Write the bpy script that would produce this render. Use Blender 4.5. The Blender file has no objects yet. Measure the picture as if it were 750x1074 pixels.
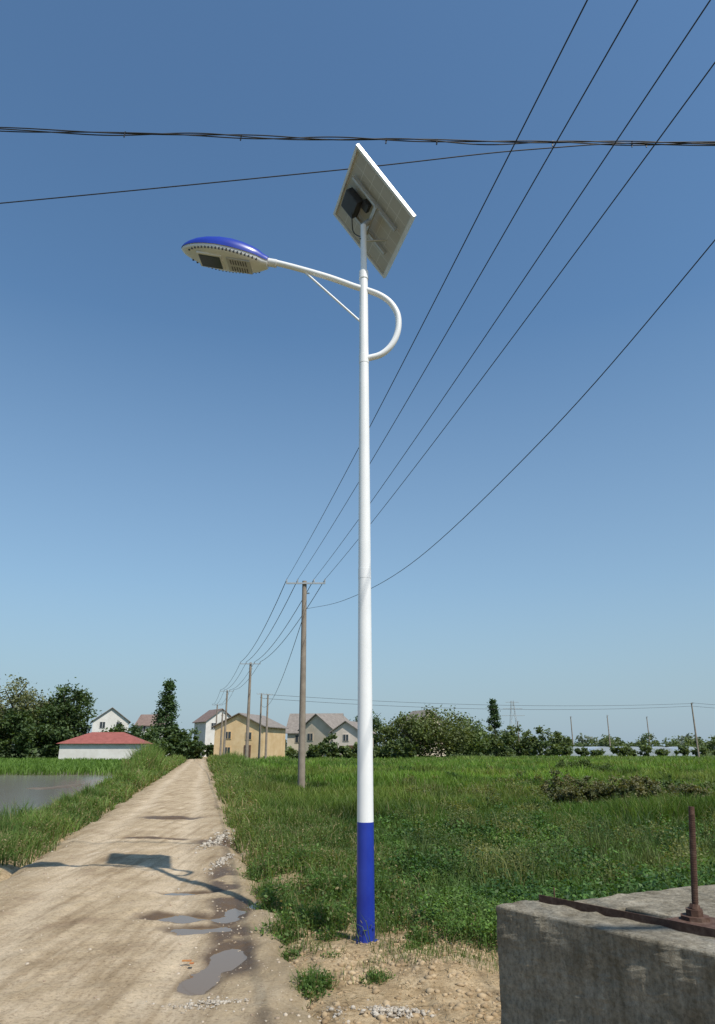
import bpy, math, random
import numpy as np
from mathutils import Vector, Matrix
random.seed(7); rng=np.random.default_rng(7)
scene=bpy.context.scene
scene.view_settings.view_transform='Standard'
scene.view_settings.look='None'
scene.view_settings.exposure=0
H=1.6
# ------------------------------------------------------------------ noise
def vnoise(x,y,seed=0):
    xi=np.floor(x);yi=np.floor(y);xf=x-xi;yf=y-yi
    xf=xf*xf*(3-2*xf);yf=yf*yf*(3-2*yf)
    def h(i,j):
        s=np.sin(i*127.1+j*311.7+seed*74.7)*43758.5453
        return s-np.floor(s)
    a=h(xi,yi);b=h(xi+1,yi);c=h(xi,yi+1);d=h(xi+1,yi+1)
    return a*(1-xf)*(1-yf)+b*xf*(1-yf)+c*(1-xf)*yf+d*xf*yf
def fbm(x,y,seed=0,o=4):
    x=np.asarray(x,float);y=np.asarray(y,float)
    s=0;a=.5;f=1
    for i in range(o):
        s=s+a*vnoise(x*f,y*f,seed+i*3);a*=.5;f*=2.03
    return s/(1-.5**o)
def sst(a,b,x):
    t=np.clip((x-a)/(b-a),0,1);return t*t*(3-2*t)
# ------------------------------------------------------------------ materials
def new_mat(name):
    m=bpy.data.materials.new(name);m.use_nodes=True
    nt=m.node_tree;b=nt.nodes['Principled BSDF']
    return m,nt,b
def ramp(nt,fac,stops):
    r=nt.nodes.new('ShaderNodeValToRGB')
    e=r.color_ramp.elements
    e[0].position=stops[0][0];e[0].color=(*stops[0][1],1)
    e[1].position=stops[-1][0];e[1].color=(*stops[-1][1],1)
    for p,c in stops[1:-1]:
        k=e.new(p);k.color=(*c,1)
    nt.links.new(fac,r.inputs[0]);return r.outputs[0]
def noise(nt,scale,detail=6,rough=.6,vec=None):
    n=nt.nodes.new('ShaderNodeTexNoise');n.inputs['Scale'].default_value=scale
    n.inputs['Detail'].default_value=detail;n.inputs['Roughness'].default_value=rough
    if vec is None:
        t=nt.nodes.new('ShaderNodeTexCoord');vec=t.outputs['Object']
    nt.links.new(vec,n.inputs['Vector']);return n.outputs['Fac']
def mix(nt,fac,a,b,mode='MIX'):
    m=nt.nodes.new('ShaderNodeMix');m.data_type='RGBA';m.blend_type=mode
    for sock,v in ((m.inputs[0],fac),(m.inputs[6],a),(m.inputs[7],b)):
        if hasattr(v,'is_linked'): nt.links.new(v,sock)
        elif isinstance(v,(int,float)): sock.default_value=v
        else: sock.default_value=(*v,1)
    return m.outputs[2]
def bump(nt,b,h,strength=.3,dist=.02):
    n=nt.nodes.new('ShaderNodeBump');n.inputs['Strength'].default_value=strength
    n.inputs['Distance'].default_value=dist
    nt.links.new(h,n.inputs['Height']);nt.links.new(n.outputs[0],b.inputs['Normal'])
def mat_n(name,c1,c2,scale=5,rough=.7,metal=0,bs=.2,bd=.01,spec=.5,c3=None):
    m,nt,b=new_mat(name)
    f=noise(nt,scale)
    st=[(.3,c1),(.7,c2)]
    if c3: st=[(.28,c1),(.5,c2),(.72,c3)]
    nt.links.new(ramp(nt,f,st),b.inputs['Base Color'])
    b.inputs['Roughness'].default_value=rough;b.inputs['Metallic'].default_value=metal
    b.inputs['Specular IOR Level'].default_value=spec
    if bs: bump(nt,b,noise(nt,scale*6),bs,bd)
    return m
def mat_leaf(name,trans=.3,rough=.55,spec=.3):
    m,nt,b=new_mat(name)
    a=nt.nodes.new('ShaderNodeAttribute');a.attribute_name='Col'
    nt.links.new(a.outputs['Color'],b.inputs['Base Color'])
    b.inputs['Roughness'].default_value=rough;b.inputs['Specular IOR Level'].default_value=spec
    t=nt.nodes.new('ShaderNodeBsdfTranslucent')
    c=mix(nt,1.0,a.outputs['Color'],(1.5,1.4,.5),'MULTIPLY')
    nt.links.new(c,t.inputs['Color'])
    mx=nt.nodes.new('ShaderNodeMixShader');mx.inputs[0].default_value=trans
    nt.links.new(b.outputs[0],mx.inputs[1]);nt.links.new(t.outputs[0],mx.inputs[2])
    nt.links.new(mx.outputs[0],nt.nodes['Material Output'].inputs['Surface'])
    return m
LEAF=mat_leaf('foliage')
GRASS=mat_leaf('grass',.4)
WHITE=mat_n('white_paint',(.74,.75,.75),(.84,.84,.83),2.2,.35,bs=.03)
BLUE=mat_n('blue_paint',(.010,.026,.26),(.018,.045,.34),4,.35,bs=.03)
STEEL=mat_n('galvanised_steel',(.42,.42,.41),(.55,.55,.53),14,.45,.6,bs=.05)
DARK=mat_n('dark_plastic',(.015,.015,.017),(.03,.03,.032),8,.45,bs=.05)
RUST=mat_n('rusty_iron',(.05,.022,.014),(.09,.045,.028),30,.85,.1,bs=.5,bd=.003,c3=(.14,.09,.065))
POLEC=mat_n('pole_concrete',(.19,.15,.115),(.30,.25,.195),3,.9,bs=.3)
WIRE=mat_n('cable_rubber',(.02,.02,.024),(.035,.035,.04),5,.6,bs=0)
# ------------------------------------------------------------------ mesh helpers
def link(o,parent=None):
    scene.collection.objects.link(o)
    if parent: o.parent=parent
    return o
def empty(name,loc=(0,0,0)):
    e=bpy.data.objects.new(name,None);e.location=loc;e.empty_display_size=.3
    return link(e)
def obj(name,V,F,mats,idx=None,smooth=False,parent=None,mw=None):
    me=bpy.data.meshes.new(name)
    me.from_pydata([tuple(map(float,v)) for v in V],[],[tuple(int(i) for i in f) for f in F])
    if not isinstance(mats,(list,tuple)): mats=[mats]
    for m in mats: me.materials.append(m)
    if idx is not None: me.polygons.foreach_set('material_index',np.array(idx,dtype=np.int32))
    if smooth:
        me.polygons.foreach_set('use_smooth',np.ones(len(me.polygons),dtype=bool))
        me.set_sharp_from_angle(angle=math.radians(38))
    me.update()
    o=bpy.data.objects.new(name,me);link(o,parent)
    if mw is not None: o.matrix_local=mw
    return o
def tri_obj(name,V,T,C,mat,parent=None):
    V=np.asarray(V,np.float32);T=np.asarray(T,np.int32)
    me=bpy.data.meshes.new(name)
    me.vertices.add(len(V));me.vertices.foreach_set('co',V.ravel())
    me.loops.add(T.size);me.loops.foreach_set('vertex_index',T.ravel())
    me.polygons.add(len(T))
    me.polygons.foreach_set('loop_start',np.arange(0,T.size,3,dtype=np.int32))
    me.polygons.foreach_set('loop_total',np.full(len(T),3,dtype=np.int32))
    me.update(calc_edges=True)
    if C is not None:
        a=me.attributes.new('Col','FLOAT_COLOR','POINT')
        C4=np.ones((len(V),4),np.float32);C4[:,:3]=np.clip(C,0,1)
        a.data.foreach_set('color',C4.ravel())
    me.materials.append(mat)
    o=bpy.data.objects.new(name,me);return link(o,parent)
def merge(parts):
    Vs=[];Ts=[];Cs=[];n=0
    for V,T,C in parts:
        Vs.append(V);Ts.append(T+n);Cs.append(C);n+=len(V)
    return np.concatenate(Vs),np.concatenate(Ts),np.concatenate(Cs)
def tube(P,R,n=12,cap=True):
    P=[Vector(p) for p in P];V=[];F=[]
    up=None
    for i,p in enumerate(P):
        if i==0:d=P[1]-P[0]
        elif i==len(P)-1:d=P[-1]-P[-2]
        else:d=(P[i+1]-P[i]).normalized()+(P[i]-P[i-1]).normalized()
        d.normalize()
        if up is None:
            up=Vector((0,1,0)) if abs(d.y)<.9 else Vector((1,0,0))
        a=d.cross(up).normalized();b=a.cross(d).normalized();up=b
        r=R[i] if isinstance(R,(list,tuple)) else R
        for k in range(n):
            t=2*math.pi*k/n
            V.append(p+a*math.cos(t)*r+b*math.sin(t)*r)
    for i in range(len(P)-1):
        for k in range(n):
            k2=(k+1)%n
            F.append((i*n+k,(i+1)*n+k,(i+1)*n+k2,i*n+k2))
    if cap:
        F.append(tuple(range(n)));F.append(tuple((len(P)-1)*n+k for k in reversed(range(n))))
    return V,F
def tubes(name,lst,mat,n=12,parent=None):
    V=[];F=[]
    for P,R in lst:
        v,f=tube(P,R,n);o=len(V);V+=v;F+=[tuple(i+o for i in q) for q in f]
    return obj(name,V,F,mat,smooth=False if n<6 else True,parent=parent)
def box(c,s,M=None):
    c=Vector(c);V=[]
    for z in(-1,1):
        for x,y in((-1,-1),(1,-1),(1,1),(-1,1)):
            v=c+Vector((x*s[0]/2,y*s[1]/2,z*s[2]/2));V.append(M@v if M else v)
    F=[(3,2,1,0),(4,5,6,7),(0,1,5,4),(1,2,6,5),(2,3,7,6),(3,0,4,7)]
    return V,F
def boxes(name,lst,mat,parent=None,M=None,bev=0):
    V=[];F=[]
    for c,s in lst:
        v,f=box(c,s,M);o=len(V);V+=v;F+=[tuple(i+o for i in q) for q in f]
    ob=obj(name,V,F,mat,parent=parent)
    if bev:
        m=ob.modifiers.new('bevel','BEVEL');m.width=bev;m.segments=2
    return ob
# ------------------------------------------------------------------ terrain functions
def rc(y): return -.91-.212*y
HW=1.45
def lat(x,y): return (x-rc(y))/HW
def pond_mask(x,y):
    s=(rc(y)-HW-x)-1.05+ .7*(fbm(x*.5,y*.5,5)-.5)
    m=sst(0,.5,s)*sst(13.0,14.1,y+.8*fbm(x*.3,y*.3,9)+.07*(x+8))*(1-sst(50,53,y))*(1-sst(60,62,-x))
    return m
def ground_h(x,y):
    r=np.sqrt(x*x+y*y)
    z=.05*(fbm(x*.9,y*.9,1)-.5)+.03*(fbm(x*5,y*5,2,3)-.5)*(r<30)
    l=np.abs(lat(x,y))
    z=z-.16*(1-sst(.95,1.25,l))*(y<118)
    z=z+.04*sst(1.1,1.5,l)*(1-sst(1.5,2.6,l))*(y>9)
    pm=pond_mask(x,y)
    z=z-.20*pm+.17*(fbm(x*.35,y*.14,21)-.5)*pm
    z=z+.03*np.exp(-(((x-.07)/.35)**2+((y-6.6)/.35)**2))
    # loose earth heap beside the sluice and lamp
    z=z+(.11+.10*(fbm(x*7,y*7,23)-.5))*np.exp(-(((x-.62)/.38)**2+((y-5.8)/.40)**2))
    z=z+(.04+.06*(fbm(x*8,y*8,24)-.5))*np.exp(-(((x+.25)/.45)**2+((y-6.2)/.45)**2))
    return z
def gax(lo,hi,n0,step,g):
    a=[0.0];s=step
    while a[-1]<hi:
        a.append(a[-1]+s)
        if len(a)>n0:s*=g
    b=[0.0];s=step
    while b[-1]>lo:
        b.append(b[-1]-s)
        if len(b)>n0:s*=g
    return np.array(b[::-1][:-1]+a)
xs=gax(-2500,2500,150,.032,1.03);ys=gax(-300,4000,150,.036,1.02)+6
X,Y=np.meshgrid(xs,ys)
Z=ground_h(X,Y)
nx=len(xs);ny=len(ys)
V=np.stack([X.ravel(),Y.ravel(),Z.ravel()],1)
i=np.arange((ny-1)*(nx-1));r_=i//(nx-1);c_=i%(nx-1);a=r_*nx+c_
T=np.concatenate([np.stack([a,a+1,a+nx+1],1),np.stack([a,a+nx+1,a+nx],1)])
def soil_mask(x,y):
    n=fbm(x*1.3,y*1.3,31)-.5
    m=(1-sst(7.6,8.8,y+2.4*n+.5*(x-.2)))*sst(-2.2,-1.4,x)
    m=np.maximum(m,(1-sst(1.25,1.6,np.abs(lat(x,y))+.5*n)))
    # bare patches along the right verge
    v=sst(1.0,1.2,lat(x,y))*(1-sst(2.2,3.0,lat(x,y)))*sst(.5,.6,fbm(x*1.1,y*.7,33))*(y<30)
    m=np.maximum(m,.8*v)
    return np.clip(m,0,1)
sm=soil_mask(X,Y).ravel();pm=pond_mask(X,Y).ravel()
C=np.stack([sm,pm,np.zeros_like(sm)],1)
gm,nt,b=new_mat('field_ground')
at=nt.nodes.new('ShaderNodeAttribute');at.attribute_name='Col'
sp=nt.nodes.new('ShaderNodeSeparateColor');nt.links.new(at.outputs['Color'],sp.inputs[0])
g=ramp(nt,noise(nt,.35,8),[(.3,(.045,.06,.018)),(.5,(.065,.09,.026)),(.7,(.10,.12,.04))])
soil=ramp(nt,noise(nt,3.5,10,.7),[(.3,(.20,.135,.07)),(.48,(.37,.27,.155)),(.66,(.50,.385,.24))])
soil=mix(nt,.8,soil,ramp(nt,noise(nt,26,8,.75),[(.36,(.5,.47,.43)),(.52,(1,1,1)),(.7,(1.2,1.18,1.15))]),'MULTIPLY')
mud=ramp(nt,noise(nt,1.2,8),[(.35,(.10,.082,.062)),(.65,(.19,.16,.125))])
c=mix(nt,sp.outputs[0],g,soil);c=mix(nt,sp.outputs[1],c,mud)
nt.links.new(c,b.inputs['Base Color']);b.inputs['Roughness'].default_value=.95
b.inputs['Specular IOR Level'].default_value=.15
bump(nt,b,noise(nt,22,8,.7),.8,.03)
go=tri_obj('ground',V,T,C,gm)
go.data.polygons.foreach_set('use_smooth',np.ones(len(T),dtype=bool))
# ------------------------------------------------------------------ road
puds=[(-1.72,7.5,.32,.13),(-1.42,7.05,.28,.11),(-1.26,7.75,.14,.45),(-1.02,6.2,.14,.38),(-1.12,5.6,.10,.2),(-1.9,8.7,.25,.08),(-2.35,13.2,.35,.4),(-4.4,17.5,.5,.3),(-3.7,13.6,.5,.12)]
WL=.002
def road_h(x,y):
    l=lat(x,y)
    near=1-sst(9,11,y)
    z=.048+.034*(fbm(x*1.3,y*.9,41)-.5)+.024*(fbm(x*7,y*6,42)-.5)+.010*(fbm(x*22,y*20,43,2)-.5)
    for c0 in(-.52,.50):
        z=z-.024*np.exp(-((l-c0-.06*np.sin(y*.35))/.13)**2)
    e=np.abs(l)+.34*(fbm(x*1.6,y*1.6,44)-.5)-.12*near*(l>0)
    z=z-.16*sst(.92,1.22,e)
    for px,py,sx,sy in puds:
        d=((x-px)/sx)**2+((y-py)/sy)**2+2.2*(fbm(x*5,y*5,47)-.5)
        z=z-.062*np.exp(-np.clip(d,-.3,9)*.8)
    return z
ys2=gax(-12,112,150,.030,1.012)+6
ls=np.linspace(-1.4,1.4,140)
L,Y2=np.meshgrid(ls,ys2);X2=rc(Y2)+L*HW
Z2=road_h(X2,Y2);nx=len(ls);ny=len(ys2)
i=np.arange((ny-1)*(nx-1));r_=i//(nx-1);c_=i%(nx-1);a=r_*nx+c_
T=np.concatenate([np.stack([a,a+1,a+nx+1],1),np.stack([a,a+nx+1,a+nx],1)])
wet=np.zeros_like(X2)
for px,py,sx,sy in puds:
    d=((X2-px)/sx)**2+((Y2-py)/sy)**2+2.0*(fbm(X2*4,Y2*4,48)-.5)
    wet=np.maximum(wet,np.exp(-np.clip(d,0,9)*.36))
wet=np.maximum(wet,.80*np.exp(-((L-.86)/.18)**2)*(1-sst(9.5,12,Y2))*sst(5.2,6,Y2)*sst(.35,.55,fbm(X2*2,Y2*2,50)))
wet=np.maximum(wet,.5*np.exp(-((L-.93)/.10)**2)*sst(.45,.62,fbm(X2*1.1,Y2*.5,55)))
rut=np.exp(-((L+.52-.06*np.sin(Y2*.35))/.16)**2)+np.exp(-((L-.50-.06*np.sin(Y2*.35))/.16)**2)
C=np.stack([wet.ravel(),rut.ravel(),np.clip(np.abs(L.ravel())-.6,0,1)*2],1)
rm,nt,b=new_mat('dirt_road_earth')
at=nt.nodes.new('ShaderNodeAttribute');at.attribute_name='Col'
sp=nt.nodes.new('ShaderNodeSeparateColor');nt.links.new(at.outputs['Color'],sp.inputs[0])
c=ramp(nt,noise(nt,1.3,12,.68),[(.30,(.28,.20,.125)),(.46,(.41,.315,.20)),(.56,(.48,.375,.25)),(.7,(.57,.465,.33))])
c=mix(nt,sp.outputs[1],c,mix(nt,.4,c,(.62,.51,.37)))
tc=nt.nodes.new('ShaderNodeTexCoord');mp=nt.nodes.new('ShaderNodeMapping');mp.inputs['Rotation'].default_value=(0,0,-.209);mp.inputs['Scale'].default_value=(3.2,.22,1)
nt.links.new(tc.outputs['Object'],mp.inputs[0])
c=mix(nt,.8,c,ramp(nt,noise(nt,2.0,8,.65,mp.outputs[0]),[(.36,(.66,.62,.56)),(.52,(1,1,1)),(.7,(1.12,1.12,1.1))]),'MULTIPLY')
sk=ramp(nt,noise(nt,34,8,.78),[(.36,(.50,.46,.42)),(.5,(1,1,1)),(.7,(1.16,1.14,1.12))])
c=mix(nt,.85,c,sk,'MULTIPLY')
c=mix(nt,sp.outputs[2],c,mix(nt,.55,c,(.22,.17,.10)))
mr=nt.nodes.new('ShaderNodeMapRange');mr.inputs[1].default_value=.3;mr.inputs[2].default_value=.66
nt.links.new(sp.outputs[0],mr.inputs[0])
c=mix(nt,mr.outputs[0],c,(.12,.08,.048))
nt.links.new(c,b.inputs['Base Color'])
r2=nt.nodes.new('ShaderNodeMapRange');r2.inputs[3].default_value=.95;r2.inputs[4].default_value=.5
nt.links.new(mr.outputs[0],r2.inputs[0]);nt.links.new(r2.outputs[0],b.inputs['Roughness'])
b.inputs['Specular IOR Level'].default_value=.2
bump(nt,b,noise(nt,34,8,.78),.8,.02)
ro=tri_obj('dirt_road',np.stack([X2.ravel(),Y2.ravel(),Z2.ravel()],1),T,C,rm)
ro.data.polygons.foreach_set('use_smooth',np.ones(len(T),dtype=bool))
# water
def water_mat(name,col,rough,bs=.05):
    m,nt,b=new_mat(name);b.inputs['Base Color'].default_value=(*col,1)
    b.inputs['Roughness'].default_value=rough;b.inputs['IOR'].default_value=1.33
    bump(nt,b,noise(nt,3,3),bs,.01);return m
WP=water_mat('puddle_water',(.17,.115,.065),.05,.03)
def puddle(name,cx,cy,sx,sy):
    gx=np.linspace(cx-2.3*sx,cx+2.3*sx,60);gy=np.linspace(cy-2.3*sy,cy+2.3*sy,60)
    A,B=np.meshgrid(gx,gy);d=((A-cx)/sx)**2+((B-cy)/sy)**2
    ok=(road_h(A,B)<WL+.004)&(d<5)
    V=np.stack([A.ravel(),B.ravel(),np.full(A.size,WL)],1);F=[]
    for r in range(59):
        for c in range(59):
            if ok[r,c]or ok[r+1,c]or ok[r,c+1]or ok[r+1,c+1]: F.append((r*60+c,r*60+c+1,(r+1)*60+c+1,(r+1)*60+c))
    if F: obj(name,V,F,WP)
for k,(px,py,sx_,sy_) in enumerate(puds[:6]):
    WL=.008-.0006*k
    puddle('puddle',px,py,sx_,sy_)
WM=water_mat('pond_water',(.16,.135,.105),.16,.12)
obj('pond_water',[(-63,11.5,-.165),(-4.2,11.5,-.165),(-12,54,-.165),(-63,54,-.165)],[(0,1,2,3)],WM)
# ------------------------------------------------------------------ vegetation generators
def blades(x,y,z,h,w,lean,col,seedcol=.25):
    n=len(x);a=rng.uniform(0,2*np.pi,n);e=rng.uniform(0,2*np.pi,n)
    dx=np.cos(a)*w*.5;dy=np.sin(a)*w*.5
    ex=np.cos(e)*lean*h;ey=np.sin(e)*lean*h
    V=np.zeros((n,5,3))
    V[:,0]=np.stack([x-dx,y-dy,z-.02],1);V[:,1]=np.stack([x+dx,y+dy,z-.02],1)
    mx=x+ex*.35;my=y+ey*.35;mz=z+h*.6
    V[:,2]=np.stack([mx-dx*.75,my-dy*.75,mz],1);V[:,3]=np.stack([mx+dx*.75,my+dy*.75,mz],1)
    V[:,4]=np.stack([x+ex,y+ey,z+h*(1-.3*np.minimum(lean,1)**2)],1)
    b=np.arange(n)[:,None]*5
    T=np.concatenate([b+np.array([[0,1,3]]),b+np.array([[0,3,2]]),b+np.array([[2,3,4]])])
    var=rng.uniform(1-seedcol,1+seedcol,(n,1))
    c=col*var
    C=np.repeat(c[:,None,:],5,1);C[:,0:2]*=.7;C[:,4]*=1.15  # root shade painted into the blade colour; tips naturally paler
    return V.reshape(-1,3),T,C.reshape(-1,3)
def leaves(c,s,col,upb=.6,asp=.55,var=.3):
    n=len(c)
    N=rng.normal(size=(n,3));N[:,2]=np.abs(N[:,2])+upb;N/=np.linalg.norm(N,axis=1,keepdims=True)
    t=rng.normal(size=(n,3));A=np.cross(N,t);A/=np.linalg.norm(A,axis=1,keepdims=True);B=np.cross(N,A)
    s=np.asarray(s).reshape(-1,1)*np.ones((n,1))
    V=np.zeros((n,4,3))
    V[:,0]=c-A*s*.5;V[:,1]=c+B*s*asp*.5-N*s*.08;V[:,2]=c+A*s*.5-N*s*.12;V[:,3]=c-B*s*asp*.5-N*s*.08
    b=np.arange(n)[:,None]*4
    T=np.concatenate([b+np.array([[0,1,2]]),b+np.array([[0,2,3]])])
    C=np.repeat((col*rng.uniform(1-var,1+var,(n,1)))[:,None,:],4,1)
    return V.reshape(-1,3),T,C.reshape(-1,3)
def lerpc(a,b,t): return np.array(a)[None]*(1-t[:,None])+np.array(b)[None]*t[:,None]
def samp(n,y0,y1,u0,u1):
    y=y0*(y1/y0)**rng.random(n);x=y*rng.uniform(u0,u1,n);return x,y
BUSHY=(7.0,20.3)
# --- rice / grass field
x,y=samp(260000,12.5,125,-.22,.85)
rightof=(x-rc(y)-HW)
k=(rightof>.9)
x=x[k];y=y[k]
n1=fbm(x*.12,y*.10,61);n2=fbm(x*.6,y*.45,62);n3=vnoise(x*.02+3,y*.16,63);n4=fbm(x*.28,y*.5,64)
tall=sst(13.3,15.5,y+2*(n1-.5))
h=(.10+.36*n2)*(1+.4*n3)*(.45+.55*tall)*(.6+.8*sst(.35,.65,n4))
col=lerpc((.050,.110,.020),(.17,.275,.042),np.clip(n1*1.2-.1+1.1*(n2-.5)+.8*(n4-.5),0,1))
col=col*(.68+.62*n3)[:,None]
dkp=sst(.53,.62,fbm(x*.22+5,y*.3,68))[:,None]*(y<50)[:,None];col=col*(1-.5*dkp)
yel=sst(.52,.72,fbm(x*.05+9,y*.12,66))[:,None]
col=col*(1-yel*.45)+np.array([[.23,.26,.06]])*yel*.45
dry=rng.random(len(x))<.05;col[dry]=(.26,.22,.10)
far=sst(60,120,y)[:,None];col=col*(1-.4*far)+np.array([[.17,.23,.08]])*.4*far  # distance haze mixed into the blade colour
w=np.maximum(.008,.0011*y)*rng.uniform(.7,1.3,len(x))
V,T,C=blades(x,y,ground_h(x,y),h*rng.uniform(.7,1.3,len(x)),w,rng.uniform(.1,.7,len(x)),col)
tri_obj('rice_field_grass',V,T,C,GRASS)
# --- low broadleaf crop (near field)
def plants(x,y,z,h,r,nl,ls,col,stem=False,upb=.9,asp=.6):
    n=len(x)
    ii=np.repeat(np.arange(n),nl)
    m=len(ii);th=rng.uniform(0,2*np.pi,m);rr=r[ii]*np.sqrt(rng.random(m))
    zz=h[ii]*rng.uniform(.25,1,m)*(1-.35*(rr/r[ii])**2)
    c=np.stack([x[ii]+rr*np.cos(th),y[ii]+rr*np.sin(th),z[ii]+zz],1)
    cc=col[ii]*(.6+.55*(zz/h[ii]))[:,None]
    return leaves(c,ls[ii]*rng.uniform(.6,1.2,m),cc,upb,asp)
def cropk(x,y): return ((x>.62-.04*(y-7)+.35*(fbm(y*1.5,x*1.5,3)-.5))&(y>6.9-.7*np.clip(x-.6,0,1.4)+.5*(fbm(x*2,y*2,4)-.5))&(x-rc(y)-HW>1.6))
x,y=samp(17000,5.9,16.5,.02,.9)
k=cropk(x,y)&(fbm(x*1.0,y*1.0,70)>.36);x=x[k];y=y[k]
row=np.round((x*.35+y)/.42)*.42-x*.35
y=np.where(rng.random(len(y))<.35,row+rng.normal(0,.07,len(y)),y)
n1=fbm(x*.7,y*.7,71);n2=fbm(x*1.7,y*1.7,72)
col=lerpc((.035,.088,.018),(.125,.22,.04),np.clip(n1*1.7-.35+1.1*(n2-.5),0,1))
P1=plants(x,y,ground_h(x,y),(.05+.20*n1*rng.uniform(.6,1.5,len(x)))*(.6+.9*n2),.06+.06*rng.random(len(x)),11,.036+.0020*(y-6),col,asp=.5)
k=rng.random(len(x))<.95
xx=np.repeat(x[k],3)+rng.normal(0,.08,3*k.sum());yy=np.repeat(y[k],3)+rng.normal(0,.08,3*k.sum())
n2=fbm(xx*1.3,yy*1.3,73)
P2=blades(xx,yy,ground_h(xx,yy),rng.uniform(.06,.24,len(xx))*(.4+1.4*n2),np.full(len(xx),.007),rng.uniform(.1,.8,len(xx)),lerpc((.06,.12,.03),(.15,.22,.06),n2))
# bigger bushy plants
x,y=samp(1500,6.4,20,.03,.9);k=cropk(x,y)&(fbm(x*.8,y*.8,75)>.48);x=x[k];y=y[k];n=len(x)
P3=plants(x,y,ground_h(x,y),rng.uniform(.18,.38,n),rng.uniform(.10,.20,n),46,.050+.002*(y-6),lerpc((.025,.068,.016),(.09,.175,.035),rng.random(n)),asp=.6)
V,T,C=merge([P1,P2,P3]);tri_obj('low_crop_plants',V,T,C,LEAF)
# taller weeds scattered through the field
ps=[]
for i in range(420):
    cy=9*(50/9)**rng.random();cx=cy*rng.uniform(-.05,.75)
    if cx-rc(cy)-HW<1.8 or (cx<.8): continue
    n=80;s=rng.uniform(.15,.45);a=rng.uniform(0,6.283,n);d=s*np.sqrt(rng.random(n))
    x=cx+d*np.cos(a);y=cy+d*np.sin(a);hh=np.full(n,rng.uniform(.24,.60))*rng.uniform(.5,1.1,n)
    t=rng.random();cc=lerpc((.035,.08,.018),(.19,.20,.07),np.full(n,t))
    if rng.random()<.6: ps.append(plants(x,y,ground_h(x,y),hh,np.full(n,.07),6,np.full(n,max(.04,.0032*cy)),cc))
    else: ps.append(blades(x,y,ground_h(x,y),hh,np.full(n,max(.009,.0012*cy)),rng.uniform(.1,.7,n),cc))
V,T,C=merge(ps);tri_obj('field_weeds',V,T,C,GRASS)
# --- verges
def verge(name,n,y0,y1,l0,l1,hfun,side,dens=None,c1=(.06,.11,.022),c2=(.15,.21,.05)):
    y=y0*(y1/y0)**rng.random(n)
    d=rng.uniform(l0,l1,n)
    x=rc(y)+side*(HW+d)
    k=np.ones(n,bool)
    edge=fbm(x*1.2,y*.8,81)
    k&=d>(edge-.42)*1.3
    if dens is not None:k&=rng.random(n)<dens(x,y,d)
    x=x[k];y=y[k];d=d[k]
    n1=fbm(x*.8,y*.5,82);n2=fbm(x*3,y*3,83)
    h=hfun(x,y,d)*(.2+1.5*n1)*(.5+1.0*n2)
    col=lerpc(c1,c2,np.clip(.5+2.2*(n1-.5)+1.3*(n2-.5),0,1))
    dry=(rng.random(len(x))<.17);col[dry]=(.30,.24,.125)
    w=np.maximum(.006,.0010*y)*rng.uniform(.6,1.5,len(x))
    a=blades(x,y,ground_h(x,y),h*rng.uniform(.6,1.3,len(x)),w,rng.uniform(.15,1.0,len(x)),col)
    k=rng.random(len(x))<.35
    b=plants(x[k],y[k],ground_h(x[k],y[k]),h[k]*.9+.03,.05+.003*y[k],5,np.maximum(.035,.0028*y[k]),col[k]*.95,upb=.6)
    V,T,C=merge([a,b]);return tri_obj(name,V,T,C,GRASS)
verge('roadside_grass',64000,6.4,100,0,2.4,lambda x,y,d:.17+.007*np.minimum(y,60),1,
      dens=lambda x,y,d:np.clip(.14+.9*sst(8.0,11.5,y+2.5*(fbm(x*1.5,y*1.5,88)-.5)),0,1)*(.30+.70*sst(.0,.9,d))*(.25+.75*(1-sst(.5,.6,fbm(x*1.1,y*.7,33))*(y<30))))
verge('roadside_grass',60000,5.0,95,0.05,1.45,lambda x,y,d:.27+.004*np.minimum(y,70),-1,c1=(.07,.125,.024),c2=(.17,.25,.06),
      dens=lambda x,y,d:.3+.7*sst(.2,.9,d))
x,y=samp(64000,5,15.0,-1.1,-.30);k=(x<rc(y)-HW-1.2)&(pond_mask(x,y)<.3);x=x[k];y=y[k]
n1=fbm(x*.9,y*.9,91)
col=lerpc((.06,.115,.024),(.16,.23,.055),np.clip(n1*2.0-.5,0,1))
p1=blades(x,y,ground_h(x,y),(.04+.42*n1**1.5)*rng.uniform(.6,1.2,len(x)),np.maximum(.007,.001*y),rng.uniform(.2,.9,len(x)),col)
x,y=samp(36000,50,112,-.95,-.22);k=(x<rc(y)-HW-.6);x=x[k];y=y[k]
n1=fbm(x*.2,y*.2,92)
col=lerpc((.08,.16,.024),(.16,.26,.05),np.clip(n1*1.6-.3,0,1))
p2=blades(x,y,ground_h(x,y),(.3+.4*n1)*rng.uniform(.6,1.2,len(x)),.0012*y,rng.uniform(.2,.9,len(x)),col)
V,T,C=merge([p1,p2]);tri_obj('meadow_grass',V,T,C,GRASS)
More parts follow.
